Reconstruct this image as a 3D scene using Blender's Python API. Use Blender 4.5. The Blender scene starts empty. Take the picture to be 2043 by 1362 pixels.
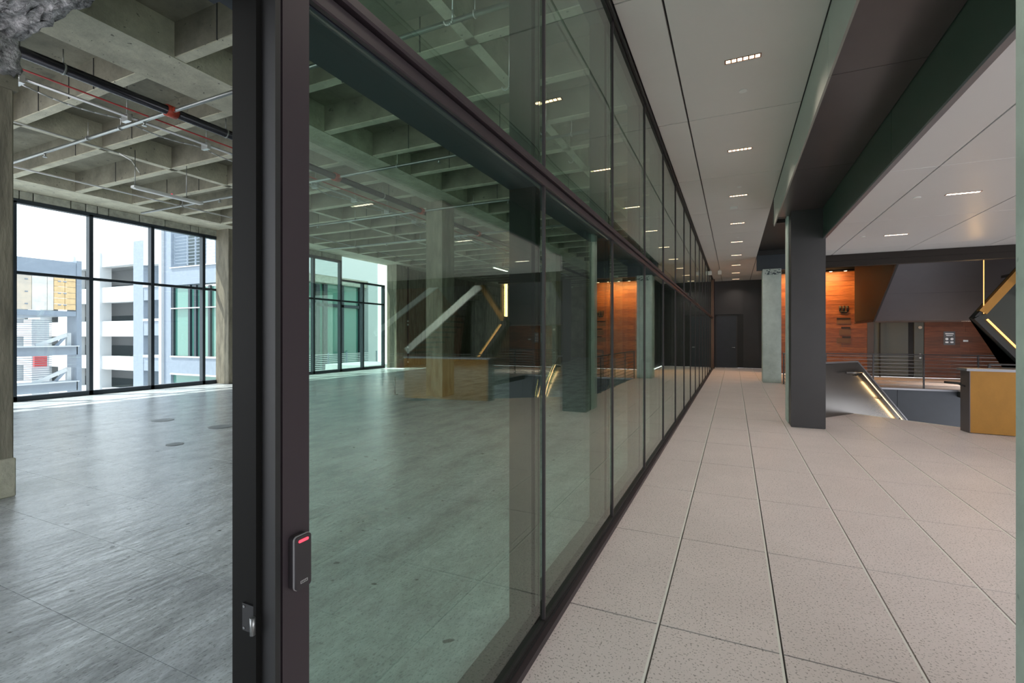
import bpy, bmesh, math, random
from mathutils import Vector, Matrix
random.seed(7)
H = 1.635                       # camera height; plan coordinates below are in units of H
CX, HY, F = 1021.5, 669.0, 957.0
TH = math.atan2(442.5, F); CO, SI = math.cos(TH), math.sin(TH)
scn = bpy.context.scene
C = scn.collection

# ------------------------------------------------------------------ camera, world, sun, exposure
cam = bpy.data.cameras.new('camera'); co = bpy.data.objects.new('camera', cam); C.objects.link(co)
cam.sensor_width = 36; cam.lens = F/2043*36; cam.shift_y = -12/2043
cam.clip_start = 0.05; cam.clip_end = 400
co.location = (0, 0, H); co.rotation_euler = (math.pi/2, 0, TH)
scn.camera = co
vs = scn.view_settings
vs.view_transform = 'Standard'; vs.look = 'None'; vs.gamma = 1; vs.use_curve_mapping = False
vs.exposure = 0.42

w = bpy.data.worlds.new('sky'); scn.world = w; w.use_nodes = True
nt = w.node_tree; nt.nodes.clear()
out = nt.nodes.new('ShaderNodeOutputWorld'); bg = nt.nodes.new('ShaderNodeBackground')
tc = nt.nodes.new('ShaderNodeTexCoord'); sp = nt.nodes.new('ShaderNodeSeparateXYZ'); cr = nt.nodes.new('ShaderNodeValToRGB')
cr.color_ramp.elements[0].position = 0.0; cr.color_ramp.elements[0].color = (.97, .97, 1, 1)
cr.color_ramp.elements[1].position = 0.9; cr.color_ramp.elements[1].color = (.62, .78, 1, 1)
nt.links.new(tc.outputs['Generated'], sp.inputs[0]); nt.links.new(sp.outputs['Z'], cr.inputs[0])
nt.links.new(cr.outputs[0], bg.inputs[0]); bg.inputs[1].default_value = 2.4
nt.links.new(bg.outputs[0], out.inputs[0])

sun = bpy.data.lights.new('sun', 'SUN'); sun.energy = 6.5; sun.angle = .01; sun.color = (1, .95, .88)
so = bpy.data.objects.new('sun', sun); C.objects.link(so)
so.rotation_euler = Vector((.54, .36, -1)).to_track_quat('-Z', 'Y').to_euler()

try:
    scn.cycles.max_bounces = 10; scn.cycles.diffuse_bounces = 5; scn.cycles.glossy_bounces = 4
    scn.cycles.transparent_max_bounces = 24
except Exception: pass

# ------------------------------------------------------------------ helpers
def at(px, py=None, X=None, Y=None, Z=None):
    """point (in H units) seen at a pixel of the photograph, on the plane X=, Y= or Z="""
    l = (px-CX)/F; dx = l*CO-SI; dy = l*SI+CO
    if X is not None: d = X/dx
    elif Y is not None: d = Y/dy
    else: d = F*(1-Z)/(py-HY)
    z = 1-(py-HY)*d/F if py is not None else 0
    return (dx*d, dy*d, z if Z is None else Z)

ORG = {}
class MB:
    def __init__(s): s.bm = bmesh.new()
    def box(s, x0, x1, y0, y1, z0, z1, bev=0):
        b = bmesh.new()
        bmesh.ops.create_cube(b, size=1)
        for v in b.verts:
            v.co = Vector(((x0+x1)/2+v.co.x*(x1-x0), (y0+y1)/2+v.co.y*(y1-y0), (z0+z1)/2+v.co.z*(z1-z0)))*H
        if bev: bmesh.ops.bevel(b, geom=b.edges[:], offset=bev, segments=1, affect='EDGES')
        s.add(b); return s
    def add(s, b):
        m = bpy.data.meshes.new('t'); b.to_mesh(m); b.free(); s.bm.from_mesh(m); bpy.data.meshes.remove(m)
    def tube(s, p, q, r, n=10, r2=None):
        p = Vector(p)*H; q = Vector(q)*H; d = q-p
        b = bmesh.new()
        bmesh.ops.create_cone(b, cap_ends=True, segments=n, radius1=r*H, radius2=(r if r2 is None else r2)*H, depth=d.length)
        M = Matrix.Translation((p+q)/2) @ d.to_track_quat('Z', 'Y').to_matrix().to_4x4()
        for f in b.faces: f.smooth = len(f.verts) == 4
        b.transform(M); s.add(b); return s
    def path(s, pts, r, n=8):
        for a, b in zip(pts, pts[1:]): s.tube(a, b, r, n)
        return s
    def prism(s, pts, off):
        """closed polygon (list of 3D points, H units) extruded by off"""
        b = bmesh.new(); o = Vector(off)*H
        A = [b.verts.new(Vector(p)*H) for p in pts]; B = [b.verts.new(Vector(p)*H+o) for p in pts]
        b.faces.new(A); b.faces.new(B[::-1]); n = len(A)
        for i in range(n): b.faces.new((A[i], B[i], B[(i+1) % n], A[(i+1) % n]))
        bmesh.ops.recalc_face_normals(b, faces=b.faces[:]); s.add(b); return s
    def bar(s, p, q, w, h):
        """rectangular bar from p to q, h vertical-ish thickness, w horizontal thickness"""
        p = Vector(p)*H; q = Vector(q)*H; d = (q-p); L = d.length; d.normalize()
        side = d.cross(Vector((0, 0, 1)))
        if side.length < 1e-4: side = Vector((1, 0, 0))
        side.normalize(); up = side.cross(d)
        b = bmesh.new(); bmesh.ops.create_cube(b, size=1)
        for v in b.verts: v.co = (p+q)/2 + d*v.co.x*L + side*v.co.y*w*H + up*v.co.z*h*H
        bmesh.ops.recalc_face_normals(b, faces=b.faces[:]); s.add(b); return s
    def disc(s, c, r, h, n=20):
        return s.tube((c[0], c[1], c[2]), (c[0], c[1], c[2]-h), r, n)
    def build(s, name, mat, parent=None, **kw):
        bm = s.bm
        xs = [v.co for v in bm.verts]
        mn = Vector((min(v.x for v in xs), min(v.y for v in xs), min(v.z for v in xs)))
        mx = Vector((max(v.x for v in xs), max(v.y for v in xs), max(v.z for v in xs)))
        o = Vector(((mn.x+mx.x)/2, (mn.y+mx.y)/2, mn.z))
        bm.transform(Matrix.Translation(-o))
        me = bpy.data.meshes.new(name); bm.to_mesh(me); bm.free()
        me.materials.append(mat)
        ob = bpy.data.objects.new(name, me); C.objects.link(ob)
        place(ob, o, parent); tag(ob, **kw); return ob
def place(ob, o, parent):
    ORG[ob.name] = o.copy()
    if parent is not None: ob.parent = parent; ob.location = o-ORG[parent.name]
    else: ob.location = o
def tag(ob, label=None, cat=None, group=None, kind=None):
    if label: ob['label'] = label
    if cat: ob['category'] = cat
    if group: ob['group'] = group
    if kind: ob['kind'] = kind
    return ob
def empty(name, loc, **kw):
    ob = bpy.data.objects.new(name, None); C.objects.link(ob); ob.empty_display_size = .1
    place(ob, Vector(loc)*H, None); tag(ob, **kw); return ob
def copy_tree(o, delta, parent=None, label=None):
    c = o.copy(); C.objects.link(c)
    if parent is None:
        c.location = o.location+Vector(delta)*H
    else: c.parent = parent
    ORG[c.name] = ORG[o.name]+Vector(delta)*H
    if label: c['label'] = label
    for ch in list(o.children): copy_tree(ch, delta, c)
    return c
def inst(o, delta, parent):
    c = o.copy(); C.objects.link(c); c.parent = parent; c.location = o.location+Vector(delta)*H
    ORG[c.name] = ORG[o.name]+Vector(delta)*H
    return c
def box(*a, bev=0): return MB().box(*a, bev=bev)

# ------------------------------------------------------------------ materials
def mat(name, col, rough=.6, metal=0, var=0, scale=4, stretch=(1, 1, 1), col2=None, bump=0, bscale=60, spots=None, spec=.5, emit=0, coat=0):
    m = bpy.data.materials.new(name); m.use_nodes = True; n = m.node_tree.nodes; L = m.node_tree.links
    b = n['Principled BSDF']
    b.inputs['Base Color'].default_value = (*col, 1); b.inputs['Roughness'].default_value = rough
    b.inputs['Metallic'].default_value = metal; b.inputs['Specular IOR Level'].default_value = spec
    g = n.new('ShaderNodeNewGeometry'); mp = n.new('ShaderNodeMapping'); mp.inputs['Scale'].default_value = stretch
    L.new(g.outputs['Position'], mp.inputs[0])
    last = None
    if var or col2:
        t = n.new('ShaderNodeTexNoise'); t.inputs['Scale'].default_value = scale; t.inputs['Detail'].default_value = 9
        t.inputs['Roughness'].default_value = .65
        L.new(mp.outputs[0], t.inputs[0])
        r = n.new('ShaderNodeValToRGB'); r.color_ramp.elements[0].position = .36; r.color_ramp.elements[1].position = .66
        c2 = col2 or tuple(c*(1-var) for c in col)
        r.color_ramp.elements[0].color = (*c2, 1); r.color_ramp.elements[1].color = (*col, 1)
        L.new(t.outputs[0], r.inputs[0]); last = r.outputs[0]
    if spots:      # (scale, threshold, colour)
        v = n.new('ShaderNodeTexNoise'); v.inputs['Scale'].default_value = spots[0]; v.inputs['Detail'].default_value = 2
        L.new(g.outputs['Position'], v.inputs[0])
        r2 = n.new('ShaderNodeValToRGB'); r2.color_ramp.elements[0].position = spots[1]; r2.color_ramp.elements[1].position = spots[1]+.04
        r2.color_ramp.elements[0].color = (0, 0, 0, 1); r2.color_ramp.elements[1].color = (1, 1, 1, 1)
        L.new(v.outputs[0], r2.inputs[0])
        mx = n.new('ShaderNodeMix'); mx.data_type = 'RGBA'
        L.new(r2.outputs[0], mx.inputs[0]); 
        if last: L.new(last, mx.inputs[6])
        else: mx.inputs[6].default_value = (*col, 1)
        mx.inputs[7].default_value = (*spots[2], 1); last = mx.outputs[2]
    if last: L.new(last, b.inputs['Base Color'])
    if bump:
        t2 = n.new('ShaderNodeTexNoise'); t2.inputs['Scale'].default_value = bscale; t2.inputs['Detail'].default_value = 4
        L.new(mp.outputs[0], t2.inputs[0]); bp = n.new('ShaderNodeBump'); bp.inputs['Strength'].default_value = bump
        bp.inputs['Distance'].default_value = .02
        L.new(t2.outputs[0], bp.inputs['Height']); L.new(bp.outputs[0], b.inputs['Normal'])
    if emit:
        b.inputs['Emission Color'].default_value = (*col, 1); b.inputs['Emission Strength'].default_value = emit
    if coat: b.inputs['Coat Weight'].default_value = coat
    return m
def glass(name, tint, f0, rough=0.0, dirt=0):
    m = bpy.data.materials.new(name); m.use_nodes = True; n = m.node_tree.nodes; L = m.node_tree.links; n.clear()
    o = n.new('ShaderNodeOutputMaterial'); t = n.new('ShaderNodeBsdfTransparent'); t.inputs[0].default_value = (*tint, 1)
    gl = n.new('ShaderNodeBsdfGlossy'); gl.inputs['Roughness'].default_value = rough; gl.inputs[0].default_value = (.93, 1, .95, 1)
    g = n.new('ShaderNodeNewGeometry')
    d = n.new('ShaderNodeVectorMath'); d.operation = 'DOT_PRODUCT'; L.new(g.outputs['Incoming'], d.inputs[0]); L.new(g.outputs['Normal'], d.inputs[1])
    def M(op, a, b=None):
        k = n.new('ShaderNodeMath'); k.operation = op
        for i, v in enumerate((a, b)):
            if v is None: continue
            if isinstance(v, (int, float)): k.inputs[i].default_value = v
            else: L.new(v, k.inputs[i])
        return k.outputs[0]
    c = M('ABSOLUTE', d.outputs['Value']); p = M('POWER', M('SUBTRACT', 1, c), 5)
    fr = M('ADD', M('MULTIPLY', p, 1-f0), f0)
    mx = n.new('ShaderNodeMixShader'); L.new(fr, mx.inputs[0]); L.new(t.outputs[0], mx.inputs[1]); L.new(gl.outputs[0], mx.inputs[2])
    L.new(mx.outputs[0], o.inputs[0]); return m

M = {}
M['conc'] = mat('board_formed_concrete', (.31, .285, .215), .85, var=.42, scale=1.6, stretch=(1, 1, 1), bump=.35, bscale=14, spots=(9, .70, (.12, .11, .09)))  # darker copy for slab and rib cheeks, painting shade in the coffers
M['conc_rib'] = mat('pale_rib_concrete', (.66, .625, .49), .85, var=.3, scale=3, bump=.4, bscale=20, spots=(14, .69, (.17, .16, .13)))  # lighter copy, sets lit ribs and beams off from the shaded coffers
M['conc_col'] = mat('column_concrete', (.33, .295, .225), .8, var=.5, scale=3, stretch=(2.2, 2.2, .45), bump=.35, bscale=16)
M['conc_pale'] = mat('pale_cast_concrete', (.50, .56, .52), .65, var=.22, scale=3, bump=.12, bscale=18, spots=(11, .71, (.26, .30, .28)))
M['rough'] = mat('rough_fireproofing', (.60, .57, .58), .95, var=.75, scale=16, bump=1.0, bscale=30)
M['floor_conc'] = mat('worn_concrete_floor', (.80, .84, .87), .27, var=.45, scale=2.6, stretch=(1.25, .5, 1), bump=.30, bscale=12, spots=(9, .70, (.13, .135, .13)), spec=.8)
def scuff(m):   # fine elongated pits and scuffs multiplied over the base
    n = m.node_tree.nodes; L = m.node_tree.links; b = n['Principled BSDF']; src = b.inputs['Base Color'].links[0].from_socket
    mp = [x for x in n if x.type == 'MAPPING'][0]; v = src
    for sc_, lo_, hi_, dk in ((22, .38, .62, .80), (80, .36, .44, .62)):
        t = n.new('ShaderNodeTexNoise'); t.inputs['Scale'].default_value = sc_; t.inputs['Detail'].default_value = 5
        r = n.new('ShaderNodeValToRGB'); r.color_ramp.elements[0].position = lo_; r.color_ramp.elements[1].position = hi_
        r.color_ramp.elements[0].color = (dk, dk, dk, 1); r.color_ramp.elements[1].color = (1, 1, 1, 1)
        L.new(mp.outputs[0], t.inputs[0]); L.new(t.outputs[0], r.inputs[0])
        x = n.new('ShaderNodeMix'); x.data_type = 'RGBA'; x.blend_type = 'MULTIPLY'; x.inputs[0].default_value = 1
        L.new(v, x.inputs[6]); L.new(r.outputs[0], x.inputs[7]); v = x.outputs[2]
    L.new(v, b.inputs['Base Color'])
scuff(M['floor_conc'])
M['terrazzo'] = mat('speckled_precast_paver', (.74, .668, .66), .42, var=.08, scale=1.3, spots=(85, .60, (.30, .27, .26)))
M['joint'] = mat('dark_joint', (.05, .05, .05), .9)
M['strip'] = mat('pale_trim_and_lit_edge', (.80, .79, .75), .4)  # pale trim colour; on the paver joints it paints lit edges
M['dark'] = mat('dark_bronze_anodised', (.046, .035, .040), .42, spec=.35)
M['fin'] = mat('matt_black_metal', (.008, .008, .007), .6, spec=.12)
M['black'] = mat('black_frame', (.018, .018, .018), .5)
M['char'] = mat('charcoal_metal_panel', (.052, .049, .051), .42, metal=.25, var=.15, scale=1)
M['brown'] = mat('satin_bronze_soffit_panel', (.115, .098, .098), .3, metal=.4, var=.15, scale=.8)
M['beamside'] = mat('pale_grey_metal_fascia', (.36, .355, .32), .6)
M['green'] = mat('dark_green_metal_fascia', (.055, .085, .065), .36, metal=.4)
M['panel'] = mat('off_white_ceiling_panel', (.72, .695, .67), .38, var=.03, scale=1)
M['panel_r'] = mat('white_ceiling_panel', (.74, .74, .74), .36, var=.02, scale=1)
M['white'] = mat('white_paint', (.82, .82, .80), .6)
M['pipe_black'] = mat('black_sprinkler_main', (.03, .03, .035), .22, metal=.5)
M['pipe'] = mat('galvanised_steel', (.34, .35, .34), .3, metal=.8)
M['red'] = mat('red_coupling', (.42, .05, .025), .4)
M['redpipe'] = mat('red_conduit', (.38, .03, .03), .4)
M['window'] = mat('dark_window_frame', (.03, .04, .052), .4, metal=.3)
M['block'] = mat('mortared_block', (.47, .48, .41), .9, var=.4, scale=6, bump=.5, bscale=12)
M['wood'] = mat('orange_brown_timber', (.40, .155, .055), .4, col2=(.22, .075, .03), scale=3, stretch=(1, 1, 9), bump=.05)
M['wood2'] = mat('red_brown_timber', (.34, .12, .055), .4, col2=(.20, .07, .035), scale=3, stretch=(1, 1, 9))
M['bronzepanel'] = mat('bronze_metal_side', (.07, .052, .03), .6, spec=.3)
M['soffit'] = mat('dark_grey_stair_soffit', (.13, .125, .14), .5, metal=.2, var=.1, scale=1)
M['gold'] = mat('golden_metal_panel', (.40, .19, .03), .45, metal=.35, var=.12, scale=6, stretch=(1, 1, .5), bump=.05)
M['steel'] = mat('satin_steel_panel', (.15, .145, .14), .26, metal=.7, var=.1, scale=2)
M['steelcap'] = mat('grey_steel_cap', (.26, .26, .28), .35, metal=.6)
M['blackgreen'] = mat('green_black_panel', (.022, .028, .022), .5)
M['patch'] = mat('grey_floor_patch', (.24, .26, .27), .45, var=.3, scale=5)
M['signplate'] = mat('brown_sign_plate', (.16, .09, .055), .5)
M['fascia'] = mat('dark_brown_fascia', (.028, .022, .019), .6, spec=.2)
M['navy'] = mat('dark_blue_grey_fascia', (.035, .042, .055), .5, var=.1)
M['greydoor'] = mat('grey_green_lacquered_panel', (.12, .145, .14), .35)
M['copper'] = mat('copper_metal', (.30, .17, .12), .35, metal=.8)
M['led'] = mat('warm_led', (1, .62, .25), .5, emit=4)
M['ledlow'] = mat('warm_led_glow', (1, .50, .15), .5, emit=1.3)
M['lens'] = mat('lit_downlight_lens', (1, .70, .45), .5, emit=5)
M['lensw'] = mat('lit_white_lens', (1, .86, .70), .5, emit=5)
M['redled'] = mat('red_status_light', (1, .06, .10), .4, emit=1.1)
M['reader'] = mat('black_reader_plastic', (.035, .03, .033), .45)
M['silver'] = mat('silver_trim', (.6, .6, .6), .3, metal=.6)
M['extwhite'] = mat('white_render', (.56, .57, .58), .8)
M['extshade'] = mat('shaded_inner_wall', (.34, .35, .36), .8)  # greyer copy of the white render, painting shade inside the openings
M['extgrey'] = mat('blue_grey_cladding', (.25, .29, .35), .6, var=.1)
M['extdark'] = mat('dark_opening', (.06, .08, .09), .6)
M['extblue'] = mat('blue_parked_shape', (.08, .13, .22), .5)
M['osb'] = mat('osb_board', (.74, .52, .28), .8, var=.2, scale=5)
M['ply'] = mat('stained_plywood', (.66, .54, .42), .8, col2=(.5, .44, .38), scale=2)
M['plywhite'] = mat('whitewashed_board', (.74, .70, .66), .8, var=.25, scale=2)
M['extred'] = mat('red_banner', (.6, .05, .05), .6)
M['slatwood'] = mat('red_brown_slat', (.30, .10, .06), .5)
M['extglass'] = mat('green_curtain_glass', (.09, .23, .19), .08, spec=.9)
M['ground'] = mat('pale_paving', (.45, .46, .47), .8, var=.1)
M['tealbar'] = mat('pale_blue_grey_stringer', (.80, .88, .88), .4)
M['glass'] = glass('green_tinted_glass', (.775, .90, .83), .115)
M['winglass'] = glass('clear_window_glass', (.93, .97, .96), .05)

# ================================================================== STRUCTURE
# ---- corridor floor: precast pavers on a slab
JX, JY, DX, DY = -.2364, 1.722, .373, .778
L1 = (Vector((1.386, 7.40)), Vector((.8, -.6)))     # top of the stair opening
def inside(x, y):
    if x <= .95: return True
    if y > 7.4+(x-1.386)*4/3: return False
    return y < max(7.40-.75*(x-1.386), 5.612)
floor = MB()
base = [(-.585, -1.4), (7.6, -1.4), (7.6, 5.66), (3.7, 5.66), (1.386, 7.40), (.95, 6.82), (.95, 16.4), (-.585, 16.4)]
floor.prism([(x, y, -.018) for x, y in base], (0, 0, -.1))
floor = floor.build('floor', M['joint'], label='corridor floor of pale speckled pavers right of the glass wall', cat='floor', kind='structure')
def clip_tile(x0, x1, y0, y1):
    b = bmesh.new(); g = .0062; ge = .0032
    bmesh.ops.create_cube(b, size=1)
    x0 += g; x1 -= g; y0 += ge; y1 -= ge
    for v in b.verts:
        v.co = Vector(((x0+x1)/2+v.co.x*(x1-x0), (y0+y1)/2+v.co.y*(y1-y0), -.0085+v.co.z*.017))
    cuts = [((1.386, 7.40, 0), (.6, .8, 0)), ] if x1 > 1.386 and x1 < 3.7 else []
    if x1 > .95 and x0 < 1.386 and y1 > 6.8:
        cuts.append(((1.386, 7.40, 0), (-.8, .6, 0)))
        cuts.append(((1.386, 7.40, 0), (.6, .8, 0)))
    for p, nn in cuts:
        geom = b.verts[:]+b.edges[:]+b.faces[:]
        bmesh.ops.bisect_plane(b, geom=geom, plane_co=p, plane_no=nn, clear_outer=True)
        bmesh.ops.holes_fill(b, edges=b.edges[:])
    if not b.verts: b.free(); return None
    bmesh.ops.scale(b, vec=(H, H, H), verts=b.verts)
    m = MB(); m.add(b); return m
proto = {}
ny = 0
for j in range(-1, 21):
    x0 = JX+DX*(j-0); x1 = x0+DX
    if j == -1: x0 = -.570
    for k in range(-4, 19):
        y0 = JY+DY*k; y1 = min(y0+DY, 16.4)
        if x0 > .88 and not any(inside(x, y) for x in (x0+.01, x1-.01) for y in (y0+.01, y1-.01)): continue
        xx1 = x1
        if x1 > .95 and x0 < .95 and y1 > 6.8:
            if y0 > 7.3: xx1 = .95
        crossing = x1 > .95 and y1 > 5.62 and x1 < 3.7
        key = (j, crossing, round(y1-y0, 3))
        if not crossing and key in proto:
            inst(proto[key][0], (0, y0-proto[key][1], 0), floor); continue
        if xx1 == .95: t = box(x0+.0022, .95, y0+.0014, y1-.0014, -.017, 0)
        else: t = clip_tile(x0, x1, y0, y1)
        if t is None: continue
        o = t.build('paver', M['terrazzo'], floor)
        if not crossing: proto[key] = (o, y0)
for j in range(0, 21):
    x = JX+DX*j
    ye = 16.4 if x < .95 else (max(7.40-.75*(x-1.386), 5.612) if x > 1.386 else 7.4+(x-1.386)*4/3)
    box(x-.0062, x+.0008, -1.39, ye, -.018, .0004).build('lit_edge_strip', M['strip'], floor)  # pale strip painting the light caught on each paver edge

# ---- landing floor beyond the golden block
rfl = box(3.7, 8.45, 5.615, 11.36, -.12, -.018).build('floor', M['joint'], label='paved landing floor behind the golden block at the far right', cat='floor', kind='structure')
for i in range(12):
    for j in range(7):
        box(3.7+.3958*i+.002, 3.7+.3958*(i+1)-.002, 5.615+.82*j+.0015, 5.615+.82*(j+1)-.0015, -.018, 0).build('paver', M['terrazzo'], rfl)
# ---- room floor
rf = box(-9.9, -.6, -3, 22, -.12, -.006).build('floor', M['joint'], label='worn grey concrete floor of the empty room behind the glass', cat='floor', kind='structure')
xs = [-9.9, -8.3, -7.35, -6.4, -5.45, -4.5, -3.55, -2.6, -1.65, -.6]
ysl = [-3, -1.2, .06, .47, .883, 1.29, 1.70, 2.11, 2.52, 3.34, 4.16, 5.8, 7.44, 10, 13, 22]
for a, b in zip(xs, xs[1:]):
    for c, d in zip(ysl, ysl[1:]):
        box(a+.0009, b-.0009, c+.0009, d-.0009, -.006, 0).build('floor_slab', M['floor_conc'], rf)

# ---- glass wall
GX = -.585
wl = empty('wall_left', (GX, 0, 0), label='long green tinted glass wall with dark frames left of the corridor', cat='glass wall', kind='structure')
joints = [1.514+1.01*k for k in range(15)]
edges = [.50]+joints
def pane(y0, y1, z0, z1):
    b = bmesh.new()
    s = [0, .012, .03, .055, .09]
    ys = [y0+v for v in s]+[y0+(y1-y0)*t for t in (.3, .5, .7)]+[y1-v for v in s[::-1]]
    zs = [z0, z0+.02, (z0+z1)/2, z1-.02, z1]
    rows = []
    for sgn, xo in ((1, 0), (-1, -.016)):
        g = [[b.verts.new((GX+xo-.00030*math.exp(-min(y-y0, y1-y)/.022), y, z)) for z in zs] for y in ys]
        for i in range(len(ys)-1):
            for k in range(len(zs)-1):
                q = (g[i][k], g[i+1][k], g[i+1][k+1], g[i][k+1])
                f = b.faces.new(q if sgn > 0 else q[::-1]); f.smooth = True
        rows.append(g)
    bmesh.ops.scale(b, vec=(H, H, H), verts=b.verts)
    m = MB(); m.add(b); return m
allj = [-1.51, -.5]+edges
pl = pane(0, 1.01, .045, 1.50).build('glass_pane', M['glass'], wl)
first = True
def put_pane(y0, y1, z0, z1):
    pane(y0+.004, y1-.004, z0, z1).build('glass_pane', M['glass'], wl)
bpy.data.objects.remove(pl)
for a, b in zip(allj, allj[1:]):
    if not (a < .4 and b > -.4 and a > -.6): put_pane(a, b, .045, 1.50)
    put_pane(a, b, 1.555, 2.66)
def vm(y, z0=.0, z1=2.68):
    box(GX-.115, GX-.018, y-.022, y+.022, z0, z1).build('mullion', M['fin'], wl)
    box(GX-.002, GX+.008, y-.0045, y+.0045, .03, z1-.01).build('mullion_cap', M['dark'], wl)
for y in joints: vm(y)
# transom with a rounded outer cap, sill, head channel
box(GX-.115, GX-.002, -1.51, 15.65, 1.500, 1.550).build('transom', M['navy'], wl)
box(GX-.002, GX+.012, -1.51, 15.65, 1.503, 1.530, bev=.004).build('transom_cap', M['dark'], wl)
box(GX-.002, GX+.022, -1.51, 15.65, 1.534, 1.556, bev=.006).build('transom_cap', M['dark'], wl)
box(GX-.115, GX+.012, .5, 15.65, 0, .032).build('sill', M['black'], wl)
box(GX+.012, GX+.030, .42, 15.65, 0, .022).build('sill', M['dark'], wl)
box(GX-.004, GX+.008, .5, 15.65, .032, .044).build('sill', M['black'], wl)
box(GX-.115, GX+.004, -1.51, 15.65, 2.655, 2.72).build('head_channel', M['black'], wl)
box(GX+.006, GX+.018, -1.51, 15.65, 2.67, 2.70).build('head_channel', M['black'], wl)
# jamb of the open doorway
JF = -.570
box(JF-.075, JF, .472, .518, 0, 1.53).build('door_jamb', M['dark'], wl, label='wide dark bronze jamb face')
box(JF-.084, JF-.032, .457, .520, 0, 1.53).build('door_stop', M['fin'], wl)
box(JF-.034, JF-.0285, .4525, .462, 0, 1.53).build('door_stop', M['fin'], wl)
box(JF-.032, JF-.001, .461, .4695, 0, 1.53).build('door_stop', M['black'], wl)
box(JF-.075, JF-.02, .4695, .519, 0, 1.53).build('door_jamb', M['fin'], wl)
box(JF-.128, JF, -.46, -.40, 0, 1.53).build('door_jamb', M['dark'], wl)
box(JF-.128, JF-.03, -.46, .459, 1.490, 1.53).build('door_head', M['navy'], wl)
box(JF-.075, JF, .457, .518, 1.53, 2.68).build('door_jamb', M['dark'], wl)
box(GX+.0, GX+.03, 15.65, 15.70, 0, 2.70).build('end_post', M['copper'], wl, label='copper coloured end post')
box(GX-.02, GX+.06, 15.70, 15.80, 0, 2.70).build('end_post', M['dark'], wl)

# ---- end wall of the corridor, with its door
we = box(-.60, 1.12, 16.42, 16.6, 0, 2.75).build('wall_back', M['black'], label='black wall closing the far end of the corridor', cat='wall', kind='structure')
for i in range(4): box(-.59+.43*i, -.165+.43*i, 16.405, 16.42, 0, 2.72).build('panel', M['char'], we) if i not in (0, 1) else None
box(-.59, .265, 16.405, 16.42, 1.66, 2.72).build('panel', M['char'], we)
dr = empty('door_1', (-.28, 16.38, 0), label='dark flush door in the black wall at the corridor end', cat='door', kind='structure')
p0 = at(1430, Y=16.4); p1 = at(1469, Y=16.4)
box(p0[0], p1[0], 16.385, 16.415, 0, 1.60).build('door_leaf', M['navy'], dr)
box(p0[0]-.03, p0[0], 16.38, 16.42, 0, 1.63).build('door_frame', M['char'], dr)
box(p1[0], p1[0]+.03, 16.38, 16.42, 0, 1.63).build('door_frame', M['char'], dr)
box(p0[0]-.03, p1[0]+.03, 16.38, 16.42, 1.60, 1.63).build('door_frame', M['char'], dr)
MB().tube((p1[0]-.05, 16.385, .63), (p1[0]-.05, 16.36, .63), .014).tube((p1[0]-.05, 16.36, .63), (p1[0]-.12, 16.36, .63), .008).build('door_handle', M['silver'], dr)
box(1.0, 1.12, 14.35, 16.6, 0, 2.75).build('wall_right', M['char'], label='dark return wall right of the corridor end door', cat='wall', kind='structure')

# ---- room ceiling: slab, ribs, beams
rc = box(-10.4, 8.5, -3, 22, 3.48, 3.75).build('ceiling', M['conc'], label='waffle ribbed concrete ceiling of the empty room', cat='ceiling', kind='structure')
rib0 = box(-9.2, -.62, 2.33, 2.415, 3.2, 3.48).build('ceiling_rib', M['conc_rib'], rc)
def rib_side(y):  # cheeks of each rib, darker colour painting the coffer shade
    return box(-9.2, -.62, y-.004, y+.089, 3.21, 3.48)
ch0 = rib_side(2.33).build('shaded_rib_cheek', M['conc'], rc)
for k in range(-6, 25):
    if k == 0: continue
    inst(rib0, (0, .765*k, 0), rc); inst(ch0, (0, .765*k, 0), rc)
for x0, x1 in ((-6.82, -6.73), (-1.83, -1.74)):
    box(x0, x1, -3, 22, 3.2, 3.48).build('ceiling_rib', M['conc_rib'], rc)
box(-4.55, -4.02, -3, 22, 3.196, 3.48).build('ceiling_beam', M['conc_rib'], rc, label='wide pale concrete beam')
box(-9.9, -9.15, -3, 22, 3.196, 3.48).build('ceiling_beam', M['conc_rib'], rc)
box(-.70, -.57, -3, 16.4, 2.70, 3.48).build('ceiling_beam', M['char'], rc)
# coffer form seams
s0 = box(-5.63, -5.622, 2.321, 2.33, 3.205, 3.48)
s0 = s0.build('form_seam', M['joint'], rc)
for x in (-8.2, -7.4, -6.2, -5.2, -3.5, -2.9, -2.3):
    for k in range(-3, 10):
        if (k*7+int(x*10)) % 3: inst(s0, (x+5.626+(k*37 % 11)*.02, .765*k, 0), rc)

# ---- corridor ceiling
cc = box(-.575, .445, -1.5, 16.42, 2.72, 2.78).build('ceiling', M['black'], label='off-white panelled corridor ceiling beside the glass wall', cat='ceiling', kind='structure')
CY = [-2.3+.0, -.71, .875, 2.46, 4.05, 5.63, 7.22, 8.80, 10.39, 11.97, 13.56, 15.14, 16.42]
CZ = 2.70
for a, b in zip(CY, CY[1:]):
    a = max(a, -1.5)
    box(-.560, -.334, a+.005, b-.005, CZ, CZ+.02, bev=.002).build('ceiling_panel', M['panel'], cc)
    box(-.322, .445, a+.005, b-.005, CZ, CZ+.02, bev=.002).build('ceiling_panel', M['panel'], cc)
box(.446, .456, -1.5, 6.78, CZ-.001, CZ+.02).build('reveal', M['black'], cc)

box(.44, 1.13, 11.60, 16.5, 2.72, 2.82).build('backing', M['black'], cc)
for a, b in ((11.76, 13.56), (13.56, 15.14), (15.14, 16.42)):
    box(.461, 1.12, a+.003, b-.003, CZ, CZ+.02).build('ceiling_panel', M['panel'], cc)
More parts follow.
